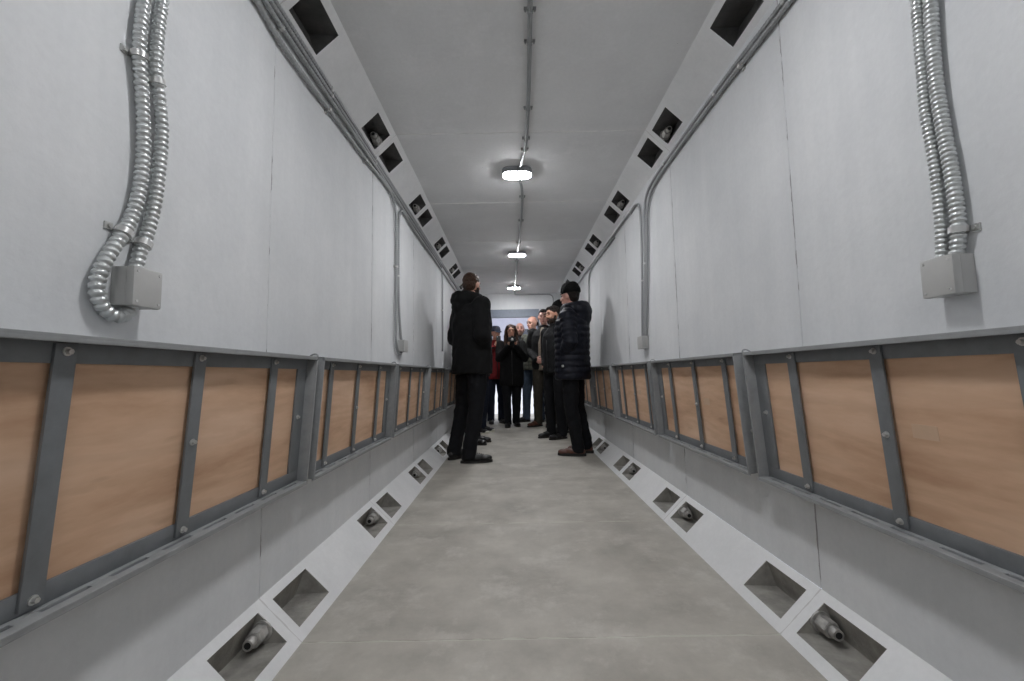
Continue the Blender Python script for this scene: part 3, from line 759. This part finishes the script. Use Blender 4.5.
        loft(bm, rg, 32); bmesh.ops.transform(bm, matrix=HM, verts=bm.verts[:]); ho = link('cap', bm, C['cap'], r, R(50))
        bm = bmesh.new(); ell(bm, hp(0, .105, 1.676), (.068, .062, .006), HR @ Matrix.Rotation(R(-10), 3, 'X')); link('visor', bm, C['cap'], ho, True)
    elif hat == 'hood':
        bm = bmesh.new(); ell(bm, hp(0, -.012, 1.668), (.105, .118, .115), HR); ell(bm, hp(0, -.02, 1.57), (.10, .11, .09), HR)
        remesh(link('raised_hood', bm, C[jacket], r, True), .008, 3, .01, .06)
    if extras: extras(r, jk)
    return r

def yoke(r, jk):     # seam lines across the back and a chest pocket flap
    bm = bmesh.new(); sweep(bm, spline([(-.185, -.115, 1.335), (-.09, -.152, 1.33), (0, -.158, 1.325), (.09, -.152, 1.33), (.185, -.115, 1.335)], .02), .0045, 8); link('yoke_seam', bm, C['black2'], jk, True)
    for q in (-1, 1):
        bm = bmesh.new(); box(bm, q*.07-.0, q*.07+q*.085, .135, .152, 1.02, 1.035, 0); link('pocket_flap', bm, C['black2'], jk)
person('man in black hooded jacket at the left wall, back to the camera', (-.455, 3.93, 0), (.80, .60), 1.755, 'black', 'darktrouser', 'shoe', 0, 'short', 'hair_brown', 'beard', arms=('pocket', 'pocket'),
       head_yaw=24, head_pitch=-6, hs=.97, hem=.79, hood=1.0, feet=((-.13, -.09, 22), (.11, -.07, -28)), big=True, bulk=1.17, extras=yoke)
def badge(r, jk):
    bm = bmesh.new(); cyl(bm, (-.249, .035, .90), (-.256, .037, .90), .012, n=18); link('round_badge', bm, M['plastic'], jk)
    bm = bmesh.new(); sweep(bm, spline([(-.20, .115, 1.36), (-.12, .16, 1.30), (-.06, .165, 1.18)], .02), .0035, 8); link('chest_seam', bm, C['navy'], jk, True)
person('man in black beanie, navy puffer jacket and brown boots at the right wall', (.520, 4.1, 0), (-.92, .38), 1.65, 'navy', 'darktrouser', 'brown', 2, 'cropped', 'hair_dark', None, 'beanie', arms=('pocket', 'pocket'),
       head_yaw=-14, head_pitch=-5, hs=1.0, hem=.76, hood=1.25, quilt=True, feet=((-.09, -.02, 6), (.10, -.06, -8)), big=True, bulk=1.2, boots=True, extras=badge)
person('person in black with black shoes standing behind the man at the left wall', (-.53, 4.84, 0), (.97, -.25), 1.60, 'black', 'darktrouser', 'shoe', 0, 'short', 'hair_brown', arms=('pocket', 'pocket'), hem=.84, feet=((-.09, .02, 5), (.10, .03, -5)))
person('person in dark jeans and pale-toed sneakers, almost hidden at the left wall', (-.53, 5.72, 0), (.92, -.4), 1.58, 'charcoal', 'darkjeans', 'shoe', 0, 'short', 'hair_brown', arms=('pocket', 'pocket'), hem=.84, sole='white', feet=((-.09, .02, 5), (.10, .03, -5)))
person('person in a dark cap and red jacket holding up a phone', (-.350, 6.78, 0), (.25, -.97), 1.55, 'red', 'darkjeans', 'shoe', 1, 'short', 'hair_brown', hat='cap', arms=('phone_low', 'phone'), head_yaw=12, head_pitch=-10, hem=.80)
person('woman with long dark hair in a black coat photographing toward the camera', (-.09, 6.36, 0), (.06, -1), 1.525, 'black', 'darktrouser', 'shoe', 1, 'long', 'hair_brown', arms=('phone', 'phone'), hem=.70, head_pitch=-4, bulk=1.06, feet=((-.07, 0, 8), (.08, .10, -8)))
person('man with short reddish hair in a dark grey jacket behind the woman taking a photo', (.062, 7.17, 0), (-.05, -1), 1.655, 'grey', 'darkjeans', 'shoe', 2, 'cropped', 'hair_red', 'stubble', arms=('down', 'down'))
person('balding man in a quilted olive jacket and blue jeans standing by the doorway', (.285, 6.86, 0), (-.62, -.78), 1.72, 'olive', 'jeans', 'shoe', 0, 'bald', 'hair_dark', None, arms=('down', 'down'), head_yaw=-12, head_pitch=-10, quilt=True, scarf='black', bulk=1.02, feet=((-.09, .0, 5), (.14, .10, -20)))
person('tall man in an open dark jacket over a beige jumper with hands clasped', (.412, 6.25, 0), (-.40, -.92), 1.735, 'charcoal', 'khaki', 'brown', 2, 'short', 'hair_dark', None, arms=('clasp', 'clasp'), head_yaw=12, head_pitch=-6, shirt='beige', hem=.86, feet=((-.10, .0, -10), (.12, .05, -30)))
person('bearded dark-haired man in a black jacket looking left', (.455, 5.12, 0), (-.80, -.60), 1.60, 'black2', 'darktrouser', 'shoe', 1, 'short', 'hair_dark', 'beard', arms=('pocket', 'pocket'), head_yaw=-8, head_pitch=-8, feet=((-.09, .03, -5), (.11, .04, -8)))
person('person in a raised black hood behind the bearded man', (.585, 5.66, 0), (-.98, .2), 1.75, 'black', 'darktrouser', 'shoe', 0, 'short', 'hair_dark', None, 'hood', arms=('pocket', 'pocket'), head_yaw=0, feet=((-.09, .02, -5), (.11, .06, -8)))

def phone(label, loc, rot, cam=False):
    r = thing('camera' if cam else 'phone', label, 'camera' if cam else 'phone', loc, rot)
    if cam:
        bm = bmesh.new(); box(bm, -.058, .058, -.02, .02, -.035, .035, .008); box(bm, -.02, .02, -.018, .02, .033, .052, .005); link('body', bm, M['black'], r, R(40))
        bm = bmesh.new(); cyl(bm, (0, -.02, -.002), (0, -.065, -.002), .028, .026, 24); l = link('lens', bm, M['black'], r, R(40))
        bm = bmesh.new(); ell(bm, (0, -.064, -.002), (.021, .004, .021)); link('front_glass', bm, M['zinc'], l, True)
    else:
        bm = bmesh.new(); box(bm, -.036, .036, -.004, .004, -.073, .073, .003); link('case', bm, M['black'], r, R(40))
        bm = bmesh.new(); box(bm, -.033, .033, .0041, .0046, -.068, .068); link('screen', bm, M['frame'], r)
        bm = bmesh.new(); cyl(bm, (-.02, -.004, .055), (-.02, -.006, .055), .008, n=14); link('lens', bm, M['zinc'], r, True)
    return r
phone('small black camera held up in both hands by the woman in black', (-.075, 6.015, 1.285), (R(4), 0, R(3)), True)
phone('dark phone held up by the person in the cap and red jacket', (-.285, 6.44, 1.31), (R(-8), 0, R(15)))

# ------------------------------------------------------------------ world and camera
w = bpy.data.worlds.new('overcast'); SC.world = w; w.use_nodes = True
nt = w.node_tree; bg = nt.nodes['Background']
tc = N(nt, 'ShaderNodeTexCoord'); sp = N(nt, 'ShaderNodeSeparateXYZ'); lk(nt, tc.outputs['Generated'], sp.inputs[0])
lk(nt, ramp(nt, sp.outputs['Z'], [(0, (.78, .80, .93)), (.6, (.90, .93, 1.0))]), bg.inputs['Color'])
bg.inputs['Strength'].default_value = 1.6

f_, pi_, ya_, ro_, cx_ = 415.0, .0812, .0012, .0181, -.0679
fw0 = Vector((-math.sin(ya_), math.cos(ya_), 0)); r0 = Vector((math.cos(ya_), math.sin(ya_), 0)); Z = Vector((0, 0, 1))
F = fw0*math.cos(pi_)+Z*math.sin(pi_); U = -fw0*math.sin(pi_)+Z*math.cos(pi_); D = -U
c, s = math.cos(ro_), math.sin(ro_)
Rt = r0*c + D*s; Dn = -r0*s + D*c
cam = bpy.data.cameras.new('camera'); co = bpy.data.objects.new('camera', cam); COL.objects.link(co)
mw = Matrix((Rt, -Dn, -F)).transposed().to_4x4(); mw.translation = Vector((cx_, 0, .78)); co.matrix_world = mw
cam.sensor_width = 36; cam.lens = f_*36/1024; cam.clip_start = .02; cam.clip_end = 200
cam.shift_y = -(340.5-340.5)/1024
SC.camera = co
SC.view_settings.view_transform = 'Standard'; SC.view_settings.look = 'None'; SC.view_settings.gamma = 1; SC.view_settings.use_curve_mapping = False
SC.view_settings.exposure = 0.0

print('TIME', time.time()-T0)
